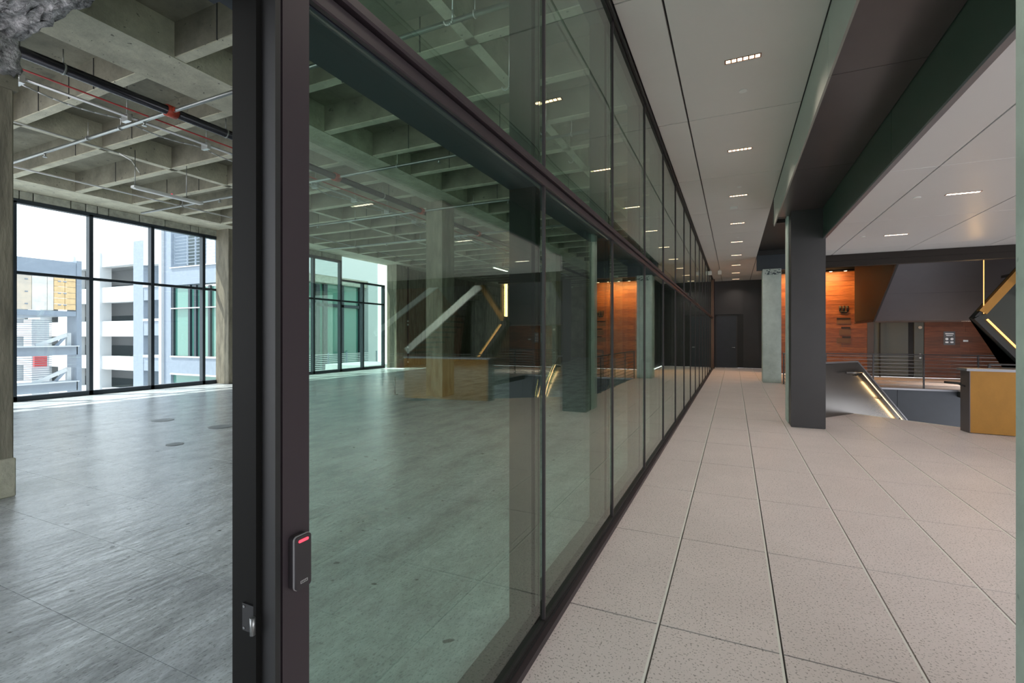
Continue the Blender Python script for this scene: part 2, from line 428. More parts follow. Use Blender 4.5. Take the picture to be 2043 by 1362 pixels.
# ---- wide dark beam over the column line
bm_ = empty('ceiling_beam', (.66, 3, 2.36), label='dark bronze clad beam running above the corridor column line', cat='beam', kind='structure')
box(.475, .86, -1.5, 6.5, 2.38, 2.78).build('core', M['black'], bm_)
for a, b in zip([-1.5, -.2, 1.40, 2.98, 4.57], [-.2, 1.40, 2.98, 4.57, 6.30]):
    box(.464, .862, a+.002, b-.002, 2.36, 2.38).build('soffit_panel', M['brown'], bm_)
for a, b in zip([-1.5, .3, 3.0, 5.7], [.3, 3.0, 5.7, 6.80]):
    box(.452, .464, a+.002, b-.002, 2.36, 2.70).build('fascia_panel', M['beamside'], bm_)
for a, b in zip([-1.5, .9, 3.6], [.9, 3.6, 6.30]):
    box(.866, .878, a+.002, b-.002, 2.05, 2.37).build('fascia_panel', M['green'], bm_, label='dark green fascia panel')
box(.864, .893, -1.5, 6.30, 2.035, 2.05).build('drip_edge', M['steelcap'], bm_)

# ---- right ceiling
rcx = box(.88, 6.5, -1.5, 7.45, 2.09, 2.15).build('ceiling', M['black'], label='white panelled ceiling over the stair landing on the right', cat='ceiling', kind='structure')
RXs = [.893, 1.161, 1.922, 2.683, 3.444, 4.205, 4.966, 5.727, 6.5]
RYs = [-1.5, -.93, .65, 2.23, 3.81, 5.39, 6.98, 7.45]
for a, b in zip(RXs, RXs[1:]):
    for c, d in zip(RYs, RYs[1:]):
        box(a+.004, b-.004, c+.003, d-.003, 2.05, 2.07, bev=.002).build('ceiling_panel', M['panel_r'], rcx)
fa = box(.95, 6.5, 7.46, 7.56, 1.90, 2.20).build('trim_1', M['fascia'], label='dark bronze bulkhead edge above the stair opening', cat='bulkhead', kind='structure')
box(.95, 6.5, 7.452, 7.462, 1.972, 2.045).build('edge_strip', M['fascia'], fa)
# dark upper void beyond
uv = box(.455, 6.6, 6.9, 14.6, 2.82, 2.95).build('ceiling', M['black'], label='dark ceiling over the stairwell behind the bulkhead', cat='ceiling', kind='structure')
box(.448, 3.2, 11.62, 11.75, 2.40, 2.90).build('trim_2', M['navy'], label='dark boxed header above the farthest corridor column', cat='header', kind='structure')
box(.448, .62, 6.82, 6.86, 2.40, 2.90).build('trim_3', M['char'], label='dark closing plate behind the end of the beam', cat='panel', kind='structure')

# ---- far landing beyond the stairwell
ZL = 0
lf = box(.95, 7.5, 11.40, 14.4, -.12, -.018).build('floor', M['joint'], label='far landing floor across the stairwell before the timber wall', cat='floor', kind='structure')
t0 = None
for i in range(16):
    for j, (y0, y1) in enumerate(((11.40, 12.08), (12.08, 12.86), (12.86, 13.64), (13.64, 14.35))):
        x0 = .95+.4094*i
        box(x0+.002, x0+.4074, y0+.0015, y1-.0015, -.018, 0).build('paver', M['terrazzo'], lf)
ff = box(.95, 7.5, 11.37, 11.40, -1.6, -.03).build('wall_stairwell', M['joint'], label='dark blue-grey panelled face below the far landing', cat='wall', kind='structure')
for i in range(7): box(.95+.936*i+.003, .95+.936*(i+1)-.003, 11.355, 11.37, -1.6, -.035).build('panel', M['navy'], ff)
box(.95, 7.5, 11.34, 11.41, -.03, .004).build('landing_edge', M['steelcap'], ff)
box(.95, 3.68, 5.0, 11.4, -1.75, -1.6).build('floor', M['char'], label='dark lower floor at the foot of the stairs', cat='floor', kind='structure')
box(.93, .945, 6.9, 11.40, -1.6, -.03).build('wall_stairwell', M['navy'], label='dark side face of the stairwell under the corridor edge', cat='wall', kind='structure')

# ---- timber wall at the back of the landing
WY = 14.4
tw = box(1.0, 8.4, WY+.03, WY+.2, 0, 2.85).build('wall_timber', M['black'], label='timber boarded wall behind the far landing', cat='wall', kind='structure')
xa = at(1730, Y=WY)[0]; xb = at(1743, Y=WY)[0]; xc = at(1812, Y=WY)[0]; xd = at(1824, Y=WY)[0]; xe = at(1843, Y=WY)[0]
def planks(x0, x1, z0, z1, n, ma):
    hgt = (z1-z0)/n
    for i in range(n):
        cuts = [x0]; c = x0+random.uniform(.3, 1.1)
        while c < x1-.2: cuts.append(c); c += random.uniform(.9, 1.5)
        cuts.append(x1)
        for a, b in zip(cuts, cuts[1:]):
            p = random.uniform(0, .006)
            box(a+.001, b-.001, WY-p, WY+.03, z0+hgt*i+.0012, z0+hgt*(i+1)-.0012).build('plank', random.choice((M[ma], M[ma+'b'])), tw)
M['woodb'] = mat('darker_timber_board', (.30, .105, .04), .4, col2=(.17, .06, .025), scale=3, stretch=(1, 1, 9))
M['wood2b'] = mat('darker_red_timber_board', (.26, .095, .045), .4, col2=(.16, .06, .03), scale=3, stretch=(1, 1, 9))
planks(1.0, xa, 0, 2.6, 22, 'wood')
planks(xe+.01, 7.4, 0, 1.45, 12, 'wood2')
box(xa, xb, WY-.02, WY+.03, 0, 1.6).build('grey_pilaster', M['soffit'], tw)
box(xb, xc, WY+.0, WY+.03, 0, 1.45).build('lift_door', M['greydoor'], tw, label='grey-green lacquered sliding panel')
box(xd, xe, WY+.0, WY+.03, 0, 1.45).build('lift_door', M['greydoor'], tw)
MB().tube((xe-.07, WY, 1.19), (xe-.07, WY-.02, 1.19), .035, 14).build('wall_sensor', M['white'], tw)
MB().tube((xe-.07, WY, .55), (xe-.07, WY-.02, .55), .02, 10).tube((xe-.07, WY, .47), (xe-.07, WY-.02, .47), .02, 10).build('call_button', M['silver'], tw)

# ---- added unseen walls and window behind and beside the camera
box(-.6, 1.6, -1.75, -1.6, 0, 2.8).build('sky_screen_front', M['char'], label='added dark wall behind the camera blocking sky reflections', cat='wall', kind='structure')  # added to keep bright sky out of the frame reflections
box(8.45, 8.6, 3.6, 14.6, 0, 3.4).build('sky_screen_outer', M['char'], label='added dark wall right of the stair landing hiding sky in reflections', cat='wall', kind='structure')  # added to hide the sky mirrored in glass and jamb
w2 = empty('added_window', (-5, -3.1, 0), label='added window wall behind the camera letting daylight into the room', cat='window', kind='structure')  # added opening that brightens the room with daylight
for i in range(11): box(-9.9+.92*i-.03, -9.9+.92*i+.03, -3.15, -3.05, 0, 3.1).build('mullion', M['window'], w2)
box(-9.9, -.7, -3.15, -3.05, 1.93, 1.98).build('transom', M['window'], w2); box(-9.9, -.7, -3.15, -3.05, 3.05, 3.2).build('head', M['window'], w2)
# ---- room walls
wr = box(-9.95, -.6, 21.3, 21.6, 0, 3.48).build('wall_room_end', M['conc'], label='dim concrete end wall deep inside the empty room', cat='wall', kind='structure')
box(-6.7, -5.9, 15.5, 18.4, 0, 3.2).build('wall_core', M['char'], label='dark core wall between the far columns of the room', cat='wall', kind='structure')
box(-3.9, -.9, 18.6, 18.8, 0, 3.2).build('wall_core', M['char'], label='black partition at the far right end of the room', cat='wall', kind='structure')
box(-9.95, -9.75, 12.45, 21.3, 0, 3.2).build('wall_left_far', M['conc_col'], label='concrete side wall beyond the last big window', cat='wall', kind='structure')

# ================================================================== WINDOW WALL
WX = -9.85
wy = [-2.45, -1.31, -.37, .57, 1.51, 2.46, 3.40, 4.35, 5.29, 6.24, 7.19, 8.13, 9.07, 10.0, 10.88, 11.80]
wn = empty('window_1', (WX, 4, 0), label='dark framed full height window wall facing the white buildings', cat='window', kind='structure')
for i, y in enumerate(wy):
    top = 3.03 if y <= 10.0 else 2.55
    box(WX-.05, WX+.05, y-.028, y+.028, .0, top).build('mullion', M['window'], wn)
for a, b in zip(wy, wy[1:]):
    top = 3.0 if b <= 10.01 else 2.5
    box(WX-.004, WX+.004, a+.028, b-.028, .08, 1.93).build('glass_pane', M['winglass'], wn)
    box(WX-.004, WX+.004, a+.028, b-.028, 1.98, top).build('glass_pane', M['winglass'], wn)
    box(WX-.04, WX+.04, a+.028, b-.028, 1.93, 1.975).build('transom', M['window'], wn)
box(WX-.05, WX+.05, -3, 11.83, 0, .075).build('sill', M['window'], wn)
box(WX-.05, WX+.05, -3, 10.03, 3.0, 3.06).build('head', M['window'], wn)
box(WX-.05, WX+.05, 10.03, 11.83, 2.5, 2.55).build('head', M['window'], wn)
# blocks bedded over the window head
bw = box(WX-.08, WX+.02, -3, 10.05, 3.06, 3.2).build('wall_window', M['joint'], label='band of rough mortared blocks between window head and edge beam', cat='wall', kind='structure')
y = -1.5
while y < 10.0:
    L = random.choice((.48, .42, .16, .13, .46, .2))
    e = min(y+L, 10.04)
    box(WX+.01, WX+.04+random.uniform(0, .02), y+.006, e-.006, 3.066, 3.194, bev=.012).build('block', M['block'], bw)
    y += L

# ================================================================== COLUMNS
def column(x0, x1, y0, y1, z1, m, label, name='concrete_column', group='concrete columns'):
    o = box(x0, x1, y0, y1, 0, z1, bev=.012).build(name, m, label=label, cat='column', group=group)
    return o
cl = column(-4.45, -4.07, 1.06, 1.41, 2.62, M['conc_col'], 'nearest left concrete column carrying a rough fireproofed capital')
box(-4.452, -4.062, 1.052, 1.418, 0, .24, bev=.01).build('plinth', M['conc_rib'], cl)
box(-4.46, -4.055, 1.05, 1.425, 2.52, 2.66).build('collar', M['conc'], cl)
column(-9.83, -9.42, 6.5, 7.0, 3.2, M['conc_col'], 'partly sunlit concrete column against the window wall')
column(-9.83, -9.45, 11.95, 12.4, 3.2, M['conc_col'], 'sunlit concrete column where the window wall ends')
column(-4.62, -4.3, 6.6, 6.97, 3.2, M['conc_col'], 'streaked brown-grey concrete column in the middle of the room')
column(-4.62, -4.3, 12.1, 12.5, 3.2, M['conc_col'], 'second concrete column down the middle of the room')
column(-9.75, -9.4, 17.4, 17.8, 3.2, M['conc_col'], 'far concrete column near the room end wall')
nc = column(.563, 1.0, .95, 1.43, 3.4, M['conc_pale'], 'green-grey concrete column cut by the right picture edge')
cb = column(.557, .885, 6.29, 6.56, 2.6, M['conc_pale'], 'pale concrete column hidden behind the charcoal clad column')
cd = empty('clad_column', (.73, 6.15, 0), label='charcoal metal clad column standing between corridor and stair', cat='column')
box(.568, .889, 6.04, 6.285, .006, 2.36).build('cladding', M['char'], cd)
box(.572, .885, 6.05, 6.28, 0, .006).build('shadow_gap', M['black'], cd)
c2 = column(.557, .906, 11.5, 11.9, 2.41, M['conc_pale'], 'pale concrete column at the far end of the corridor')
st = MB()
for i in range(26):
    x = random.uniform(.60, .86); z = random.uniform(2.28, 2.38); st.box(x, x+random.uniform(.01, .05), 11.497, 11.503, z, z+random.uniform(.005, .03))
st.build('dark_stain', M['extdark'], c2, kind='stuff')

# rough fireproofed capital on the near left column (displaced mesh)
def rough_box(x0, x1, y0, y1, z0, z1, amp, n):
    b = bmesh.new(); bmesh.ops.create_cube(b, size=1)
    bmesh.ops.subdivide_edges(b, edges=b.edges[:], cuts=n, use_grid_fill=True)
    for v in b.verts:
        v.co = Vector(((x0+x1)/2+v.co.x*(x1-x0), (y0+y1)/2+v.co.y*(y1-y0), (z0+z1)/2+v.co.z*(z1-z0)))
        v.co += Vector([random.uniform(-amp, amp) for _ in range(3)])
        v.co *= H
    for f in b.faces: f.smooth = True
    m = MB(); m.add(b); return m
rough_box(-4.5, -3.96, .95, 1.40, 2.60, 3.19, .014, 18).build('column_capital', M['rough'], cl, label='rough grey fireproofed capital')
rbm = rough_box(-4.0, -2.2, .95, 1.40, 2.80, 3.19, .016, 26).build('fireproofed_beam', M['rough'], label='lumpy fireproofed cross beam beside the near left column', cat='beam', kind='structure')

# ================================================================== ROOM SERVICES
sm = empty('sprinkler_main', (-4.68, 4, 3.05), label='thick black sprinkler main running along the wide concrete beam', cat='pipe')
MB().tube((-4.68, 1.42, 3.05), (-4.68, 18, 3.05), .040, 16).build('pipe', M['pipe_black'], sm)
for y in (2.68, 3.62, 4.69, 6.56, 8.5):
    MB().tube((-4.68, y-.045, 3.05), (-4.68, y+.045, 3.05), .053, 14).box(-4.76, -4.60, y-.02, y+.02, 3.035, 3.065).build('coupling', M['red'], sm)
for y in (1.9, 3.2, 4.2, 5.6, 7.2):
    MB().tube((-4.68, y-.006, 3.05), (-4.68, y+.006, 3.05), .046, 14).tube((-4.68, y, 3.09), (-4.68, y, 3.2), .004, 6).build('hanger', M['pipe'], sm)
cross = []
for i, (y, lb) in enumerate(((2.68, 'nearest'), (4.69, 'second'), (6.56, 'third'), (8.50, 'fourth'))):
    e = empty('branch_pipe', (-5, y, 3.05), label='%s steel sprinkler branch pipe crossing the room under the ribs' % lb, cat='pipe', group='sprinkler branch pipes')
    MB().tube((-9.0, y, 3.05), (-.9, y, 3.05), .017, 12).build('pipe', M['pipe'], e)
    for x in (-7.9, -6.1, -5.5, -3.7, -2.6, -1.5):
        MB().tube((x-.004, y, 3.05), (x+.004, y, 3.05), .026, 12).tube((x, y, 3.07), (x, y, 3.22 if x != -3.7 else 3.2), .003, 6).build('hanger', M['silver'], e)
    for x in (-7.0, -5.1, -3.1):
        MB().tube((x, y, 3.05), (x, y, 3.0), .010).tube((x, y, 3.0), (x, y, 2.995), .022, 10).build('sprinkler_head', M['pipe'], e)
MB().tube((-5.05, 1.42, 3.08), (-5.05, 14, 3.08), .0075, 8).build('red_conduit', M['redpipe'], label='thin red conduit beside the black sprinkler main', cat='conduit')
for x, z, r, lb in ((-5.245, 3.087, .013, 'bright steel conduit strung beside the thin red conduit'), (-5.40, 3.085, .007, 'slack thin conduit sagging under the bright steel conduit')):
    e = MB()
    if r > .01: e.tube((x, 1.42, z), (x, 16, z), r, 10)
    else:
        ys = [1.42+.1*i for i in range(90)]
        pts = [(x, yy, z+.02-.04*abs(math.sin((yy-1.1)*math.pi/.76))) for yy in ys]
        e.path(pts, r, 6)
    e.build('conduit', M['silver'], label=lb, cat='conduit', group='steel conduits')
for k in range(9):
    y = 1.86+.76*k
    e = empty('conduit_clamp', (-5.22, y, 3.04), label='%s bracket clamp along the steel conduits, counted from the near left column' % ['first', 'second', 'third', 'fourth', 'fifth', 'sixth', 'seventh', 'eighth', 'ninth'][k], cat='bracket', group='conduit clamps')
    box(-5.33, -5.225, y-.018, y+.018, 3.045, 3.112).build('clamp', M['silver'], e)
    MB().tube((-5.27, y, 3.11), (-5.27, y, 3.48), .004, 6).build('rod', M['pipe'], e)
MB().tube((-6.70, 1.0, 3.19), (-6.70, 3.25, 3.19), .010, 8).tube((-6.70, 3.25, 3.19), (-6.62, 3.34, 3.12), .010, 8).tube((-6.62, 3.34, 3.12), (-6.46, 3.34, 2.95), .006, 8).build('conduit', M['strip'], label='pale conduit along the middle rib ending above the hanging lamp', cat='conduit', group='steel conduits')
MB().tube((-8.13, 0, 3.1), (-8.13, 12, 3.1), .011, 8).build('conduit', M['silver'], label='single pale conduit nearest the window wall', cat='conduit', group='steel conduits')
# linear pendants
pend = None
for (x, y, lb) in ((-6.45, 3.26, 'white linear pendant lamp hanging near the window, nearest one'), (-5.6, 11.0, 'second linear pendant lamp hanging deep in the room')):
    e = empty('linear_pendant', (x, y+.4, 2.75), label=lb, cat='lamp', group='linear pendants')
    MB().box(x-.035, x+.035, y, y+.82, 2.745, 2.775, bev=.005).build('housing', M['white'], e)
    box(x-.028, x+.028, y+.02, y+.80, 2.739, 2.745).build('diffuser', M['lensw'] if y > 8 else M['white'], e)
    for yy in (y+.03, y+.62): MB().tube((x, yy, 2.775), (x, yy, 3.2 if yy < y+.1 else 3.48), .005, 6).build('rod', M['pipe'], e)
    if y < 8: MB().tube((x, y+.44, 2.775), (x, y+.44, 2.79), .008).build('indicator_light', M['redled'], e)
# J hooks hanging from the slab close to the glass
for i, (px, py, Y) in enumerate(((903, 30, 2.4), (1016, 165, 3.3), (1089, 257, 4.4), (1144, 316, 5.6))):
    p = at(px, py, Y=Y)
    e = MB(); r = .03
    e.tube((p[0], p[1], p[2]+.02), (p[0], p[1], 3.48), .004, 6)
    pts = [(p[0]+r*math.cos(a)-r, p[1], p[2]-.02+r*math.sin(a)) for a in [math.pi*.0-math.pi*t/7 for t in range(8)]]
    e.path([(p[0], p[1], p[2]+.03)]+pts, .006, 6)
    e.build('cable_hook', M['silver'], label='%s J-shaped cable hook hanging from the room ceiling by the glass' % ['nearest', 'second', 'third', 'farthest'][i], cat='hook', group='cable hooks')
# standpipes in the far corner
for i, px in enumerate((805, 814)):
    p = at(px, Y=12.6)
    e = empty('standpipe', (p[0], 12.6, 0), label=['left dark riser pipe beyond the window wall end', 'right slimmer riser pipe beyond the window wall end'][i], cat='pipe', group='riser pipes')
    r = .035 if i == 0 else .018
    MB().tube((p[0], 12.6, 0), (p[0], 12.6, 3.19), r, 12).build('pipe', M['pipe_black'], e)
    for z in (.15, .45, .62, 1.35, 1.46): MB().tube((p[0], 12.6, z-.03), (p[0], 12.6, z+.03), r+.012, 12).build('collar', M['silver'], e)
# floor stubs and covers
for i, (px, py, r) in enumerate(((325, 838, .11), (440, 851, .12), (350, 887, .13), (463, 842, .08), (349, 886, .07))):
    p = at(px, py, Z=0.0)
    if i in (2, 3): continue
    MB().tube((p[0], p[1], .0), (p[0], p[1], .003), r, 24).build('floor_cover', M['patch'], label='round grey patch set in the room floor, %s' % ['farthest left by the windows', 'below the window column', '', '', 'closest to the camera'][i], cat='floor patch', group='round floor patches')
p = at(788, 787, Z=0)
e = empty('floor_post', (p[0], p[1], 0), label='short thin steel stub post standing on the room floor', cat='post')
MB().tube((p[0], p[1], 0), (p[0], p[1], .012), .05, 14).build('base', M['pipe'], e)
MB().tube((p[0], p[1], .01), (p[0], p[1], .30), .012, 10).build('stem', M['pipe'], e)

# ================================================================== DOORWAY FITTINGS
rd = empty('card_reader', (JF, .505, .635), label='black card reader with red light bar on the dark door jamb', cat='card reader')
y0, y1, z0, z1 = .4812, .5085, .6415, .7163
def rounded(x0, x1, ya, yb, za, zb, r, n=5):
    pts = []
    for cy, cz, a0 in ((yb-r, zb-r, 0), (ya+r, zb-r, 90), (ya+r, za+r, 180), (yb-r, za+r, 270)):
        for i in range(n+1):
            a = math.radians(a0+90*i/n); pts.append((x0, cy+r*math.cos(a), cz+r*math.sin(a)))
    return MB().prism(pts, (x1-x0, 0, 0))
rounded(JF, JF+.010, y0, y1, z0, z1, .005).build('back_plate', M['reader'], rd)
rounded(JF+.010, JF+.0125, y0-.0008, y1+.0008, z0-.0008, z1+.0008, .006).build('silver_rim', M['silver'], rd)
rounded(JF+.0125, JF+.0145, y0, y1, z0, z1, .005).build('front_cover', M['reader'], rd)
rounded(JF+.0143, JF+.0152, y0+.005, y1-.005, z1-.0088, z1-.0048, .0019).build('light_bar', M['redled'], rd)
lbp = box(JF+.0144, JF+.0149, y0+.0085, y1-.0065, z0+.0075, z0+.0115).build('maker_label', M['silver'], rd)
for i in range(4): box(JF+.0148, JF+.0151, y0+.0096+i*.0027, y0+.0112+i*.0027, z0+.0083, z0+.0107).build('label_mark', M['black'], lbp)
lt = empty('door_latch', (JF-.04, .45, .585), label='small steel latch roller set in the black door stop', cat='latch')
box(JF-.058, JF-.0345, .4535, .457, .586, .624).build('strike_plate', M['black'], lt)
MB().tube((JF-.031, .4495, .588), (JF-.031, .4495, .612), .0038, 12).build('roller', M['pipe'], lt)
for z in (.590, .620): MB().tube((JF-.054, .4535, z), (JF-.054, .4525, z), .0018, 8).build('screw', M['pipe'], lt)

# ================================================================== CEILING FIXTURES
def downlight(x, y, z, label, group, lensmat, wat, cells=6):
    e = empty('recessed_light', (x, y, z), label=label, cat='ceiling light', group=group)
    W, D = .098, .019
    f = MB(); f.box(x-W-.004, x+W+.004, y-D-.004, y-D, z-.003, z+.004); f.box(x-W-.004, x+W+.004, y+D, y+D+.004, z-.003, z+.004)
    f.box(x-W-.004, x-W, y-D, y+D, z-.003, z+.004); f.box(x+W, x+W+.004, y-D, y+D, z-.003, z+.004); f.build('bezel', M['copper'], e)
    box(x-W, x+W, y-D, y+D, z-.001, z+.002).build('reflector', M['copper'], e)
    c = 2*W/cells
    for i in range(cells):
        box(x-W+c*i+.004, x-W+c*(i+1)-.004, y-D+.004, y+D-.004, z-.0025, z-.001).build('lens', lensmat, e)
    la = bpy.data.lights.new('lamp', 'AREA'); la.shape = 'RECTANGLE'; la.size = 2*W*H; la.size_y = 2*D*H; la.energy = wat; la.color = (1, .88, .76)
    la.spread = math.radians(120)
    lo = bpy.data.objects.new('lamp', la); C.objects.link(lo); lo.parent = e; lo.location = (0, 0, -.006*H)
    return e
ordn = ['nearest', 'second', 'third', 'fourth', 'fifth', 'sixth', 'seventh', 'eighth', 'farthest']
for k in range(9):
    y = 3.27+1.587*k
    downlight(.05, y, CZ, '%s lit slot downlight in the corridor ceiling row' % ordn[k], 'corridor slot downlights', M['lens'], 9)
downlight(.05, 1.68, CZ, 'slot downlight in the corridor ceiling just above the camera', 'corridor slot downlights', M['lens'], 9)
downlight(1.536, 4.607, 2.05, 'lit slot downlight nearest on the white landing ceiling', 'landing slot downlights', M['lensw'], 6)
downlight(1.536, 6.22, 2.05, 'lit slot downlight farther back on the white landing ceiling', 'landing slot downlights', M['lensw'], 6)
downlight(1.536, 3.0, 2.05, 'slot downlight of the landing ceiling above the near column', 'landing slot downlights', M['lensw'], 6)
for k, (x, y, z, r, lb) in enumerate(((.058, 3.70, CZ, .026, 'corridor ceiling between first and second downlight'), (.058, 6.08, CZ, .024, 'corridor ceiling before the third downlight'),
                          (.06, 9.2, CZ, .024, 'corridor ceiling before the fifth downlight'), (.06, 12.2, CZ, .024, 'corridor ceiling near its far end'),
                          (1.266, 4.61, 2.05, .024, 'landing ceiling beside the near downlight'), (1.25, 6.2, 2.05, .024, 'landing ceiling beside the back downlight'))):
    MB().disc((x, y, z+.001), r, .006).build('sprinkler_cover', M['white'], label='small round sprinkler cover plate in the %s' % lb, cat='sprinkler cover', group='sprinkler cover plates')
box(-.045, .045, 6.97, 7.05, CZ-.018, CZ, bev=.004).build('emergency_light', M['white'], label='small white rectangular fitting between ceiling downlights', cat='fixture')
for x, lb in ((-.325, 'left white box fitting hanging at the far corridor ceiling'), (-.555, 'white box fitting tucked beside the glass at the far ceiling')):
    e = empty('box_fitting', (x, 13.4, 2.6), label=lb, cat='fixture', group='far box fittings')
    box(x-.045, x+.045, 13.35, 13.45, 2.56, 2.66, bev=.01).build('body', M['white'], e); box(x-.01, x+.01, 13.39, 13.41, 2.66, 2.70).build('stem', M['white'], e)

downlight(4.2, 12.4, 1.285, 'added slot lamp under the upper landing brightening the far landing floor', 'landing slot downlights', M['lensw'], 22)  # added lamp, lifts the brightness of the far landing floor
downlight(6.2, 4.0, 2.05, 'slot downlight far right on the white landing ceiling', 'landing slot downlights', M['lensw'], 6)
downlight(4.6, 8.3, 2.82, 'added slot lamp high in the stairwell brightening the pale stringers', 'landing slot downlights', M['lensw'], 60)  # added lamp, brightens the stringers mirrored in the glass
# wall washer over the timber wall
ww = empty('wall_washer', (2.0, 13.9, 2.5), label='warm light strip washing the top of the timber wall', cat='light')
box(1.1, 3.2, 13.86, 13.94, 2.56, 2.60).build('housing', M['black'], ww)
for i in range(7):
    x = 1.25+.3*i
    MB().disc((x, 13.9, 2.56), .03, .006).build('lens', M['lens'], ww)
la = bpy.data.lights.new('lamp', 'AREA'); la.shape = 'RECTANGLE'; la.size = 1.3*H; la.size_y = .08*H; la.energy = 95; la.color = (1, .50, .17)
lo = bpy.data.objects.new('lamp', la); C.objects.link(lo); lo.parent = ww; lo.location = (-.15*H, 0, .04*H); lo.rotation_euler = (math.radians(22), 0, 0)

# ================================================================== STAIR AREA
SD = Vector((.6, .8, 0)); SN = Vector((.8, -.6, 0)); V0 = Vector((1.386, 7.40, 0))
sl = .665
# left guard: satin steel sheet following the steps
lg = empty('stair_guard', V0, label='satin steel stair guard panel left of the descending steps', cat='guard', group='stair guards')
a = V0-SD*.72; top = V0+SD*.10
def P(v, z): return (v.x, v.y, z)
end = V0+SD*2.3
g = MB()
g.prism([P(a, -.15), P(V0, -.15), P(end, -.15-sl*2.2), P(end, .66-sl*2.2), P(top, .66), P(a, .66)], -SN*.03)
g.build('panel', M['steel'], lg)
g = MB(); o = -SN*.015
g.bar(P(a+o, .665), P(top+o, .665), .045, .02); g.bar(P(top+o, .665), P(end+o, .665-sl*2.2), .045, .02)
g.build('top_cap', M['steelcap'], lg)
h0 = V0+SN*.05
q0 = h0-SD*.02; q1 = h0+SD*.12; q2 = h0+SD*2.2
hr = MB().tube(P(q0-SD*.25, .535), P(q1, .535), .013).tube(P(q1, .535), P(q2, .535-sl*2.08), .013)
hr = hr.build('handrail', M['steel'], lg)
MB().bar(P(q1, .521), P(q2, .521-sl*2.08), .009, .006).build('light_strip', M['led'], hr)
for t in (.02, .12, .62, 1.1, 1.6):
    q = h0+SD*t; z = .535-sl*max(0, t-.12)
    MB().tube(P(q, z-.01), P(q-SN*.02, z-.045), .006, 8).tube(P(q-SN*.02, z-.045), P(q-SN*.05, z-.045), .006, 8).build('bracket', M['black'], hr)
la = bpy.data.lights.new('lamp', 'AREA'); la.shape = 'RECTANGLE'; la.size = 2.1*H; la.size_y = .02*H; la.energy = 4; la.color = (1, .66, .3)
lo = bpy.data.objects.new('lamp', la); C.objects.link(lo); lo.parent = hr
pm = (q1+q2)/2; lo.location = (Vector((pm.x+SN.x*-.01, pm.y+SN.y*-.01, .505-sl*1.04))*H)-ORG[hr.name]
dd = Vector((SD.x, SD.y, -sl)).normalized(); zz = -Vector((-SN.x*.8, -SN.y*.8, -.9)).normalized()
yy = zz.cross(dd).normalized(); zz = dd.cross(yy)
lo.rotation_euler = Matrix((dd, yy, zz)).transposed().to_euler()
# steps
stp = empty('staircase', V0, label='dark steps descending between the steel guard and the golden block', cat='staircase')
for i in range(13):
    c = V0+SD*(.156*i); z = -.104*(i+1)
    q = [c, c+SN*1.35, c+SN*1.35+SD*.16, c+SD*.16]
    MB().prism([P(v, z) for v in q], (0, 0, -.1)).build('step', M['terrazzo'] if i < 2 else M['char'], stp)
MB().prism([P(V0, .001), P(V0+SN*1.5, .001), P(V0+SN*1.5+SD*.03, .001), P(V0+SD*.03, .001)], (0, 0, -.06)).build('top_nosing', M['strip'], stp)
# golden block at the foot of the right guard
A = Vector((2.197, 6.43, 0)); B = Vector((2.174, 6.58, 0)); R = Vector((3.62, 6.25, 0))
gb = empty('golden_guard_block', A, label='golden metal faced guard block with grey cap beside the stairs', cat='guard', group='stair guards')
MB().prism([P(A, .006), P(R, .006), P(R+Vector((0, .15, 0)), .006), P(B, .006)], (0, 0, .63)).build('front_panel', M['gold'], gb)
k = (B-A).normalized()
MB().prism([P(A+Vector((-.004, -.002, 0)), .004), P(B+Vector((-.004, 0, 0)), .004), P(B+Vector((.02, 0, 0)), .004), P(A+Vector((.02, 0.004, 0)), .004)], (0, 0, .632)).build('end_panel', M['brown'], gb)
MB().prism([P(A+Vector((-.03, -.012, 0)), .636), P(R+Vector((0, -.012, 0)), .636), P(R+Vector((0, .17, 0)), .636), P(B+Vector((-.03, .02, 0)), .636)], (0, 0, .026)).build('top_cap', M['steelcap'], gb)
MB().tube((2.15, 6.50, .50), (2.03, 6.56, .505), .012).tube((2.12, 6.52, .50), (2.19, 6.50, .47), .008).build('rail_end', M['black'], gb)
# its lamp: warm recessed light in the landing ceiling above the block
# railing on the far landing
def railing(p, q, label, nposts, zt=.64, bars=9, zb=0):
    p = Vector(p); q = Vector(q)
    e = empty('guard_railing', p, label=label, cat='railing', group='cable railings')
    for i in range(nposts):
        c = p.lerp(q, i/(nposts-1)); box(c.x-.012, c.x+.012, c.y-.012, c.y+.012, zb, zb+zt).build('post', M['char'], e)
    MB().bar(P(p, zb+zt), P(q, zb+zt), .03, .018).build('top_rail', M['char'], e)
    for i in range(bars):
        z = zb+.06+(zt-.10)*i/(bars-1)
        MB().bar(P(p, z), P(q, z), .006, .008).build('bar', M['steel'], e)
    return e
xp1 = at(1742, Y=11.38)[0]; xp2 = at(1843, Y=11.38)[0]; dp = xp2-xp1
railing((xp1-dp, 11.38, 0), (xp1+3*dp, 11.38, 0), 'horizontal bar railing along the far landing edge', 5)
box(xp2-.012, xp2+.012, WY-.06, WY-.035, 0, 1.45).build('trim_4', M['black'], label='slim black post edging the timber wall panels', cat='post', kind='structure')
railing((.93, 7.2, 0), (.93, 11.3, 0), 'bar railing along the corridor edge behind the clad column', 5)
railing((2.9, 7.95, 0), (5.2, 7.6, 0), 'short bar railing behind the golden guard block', 3)

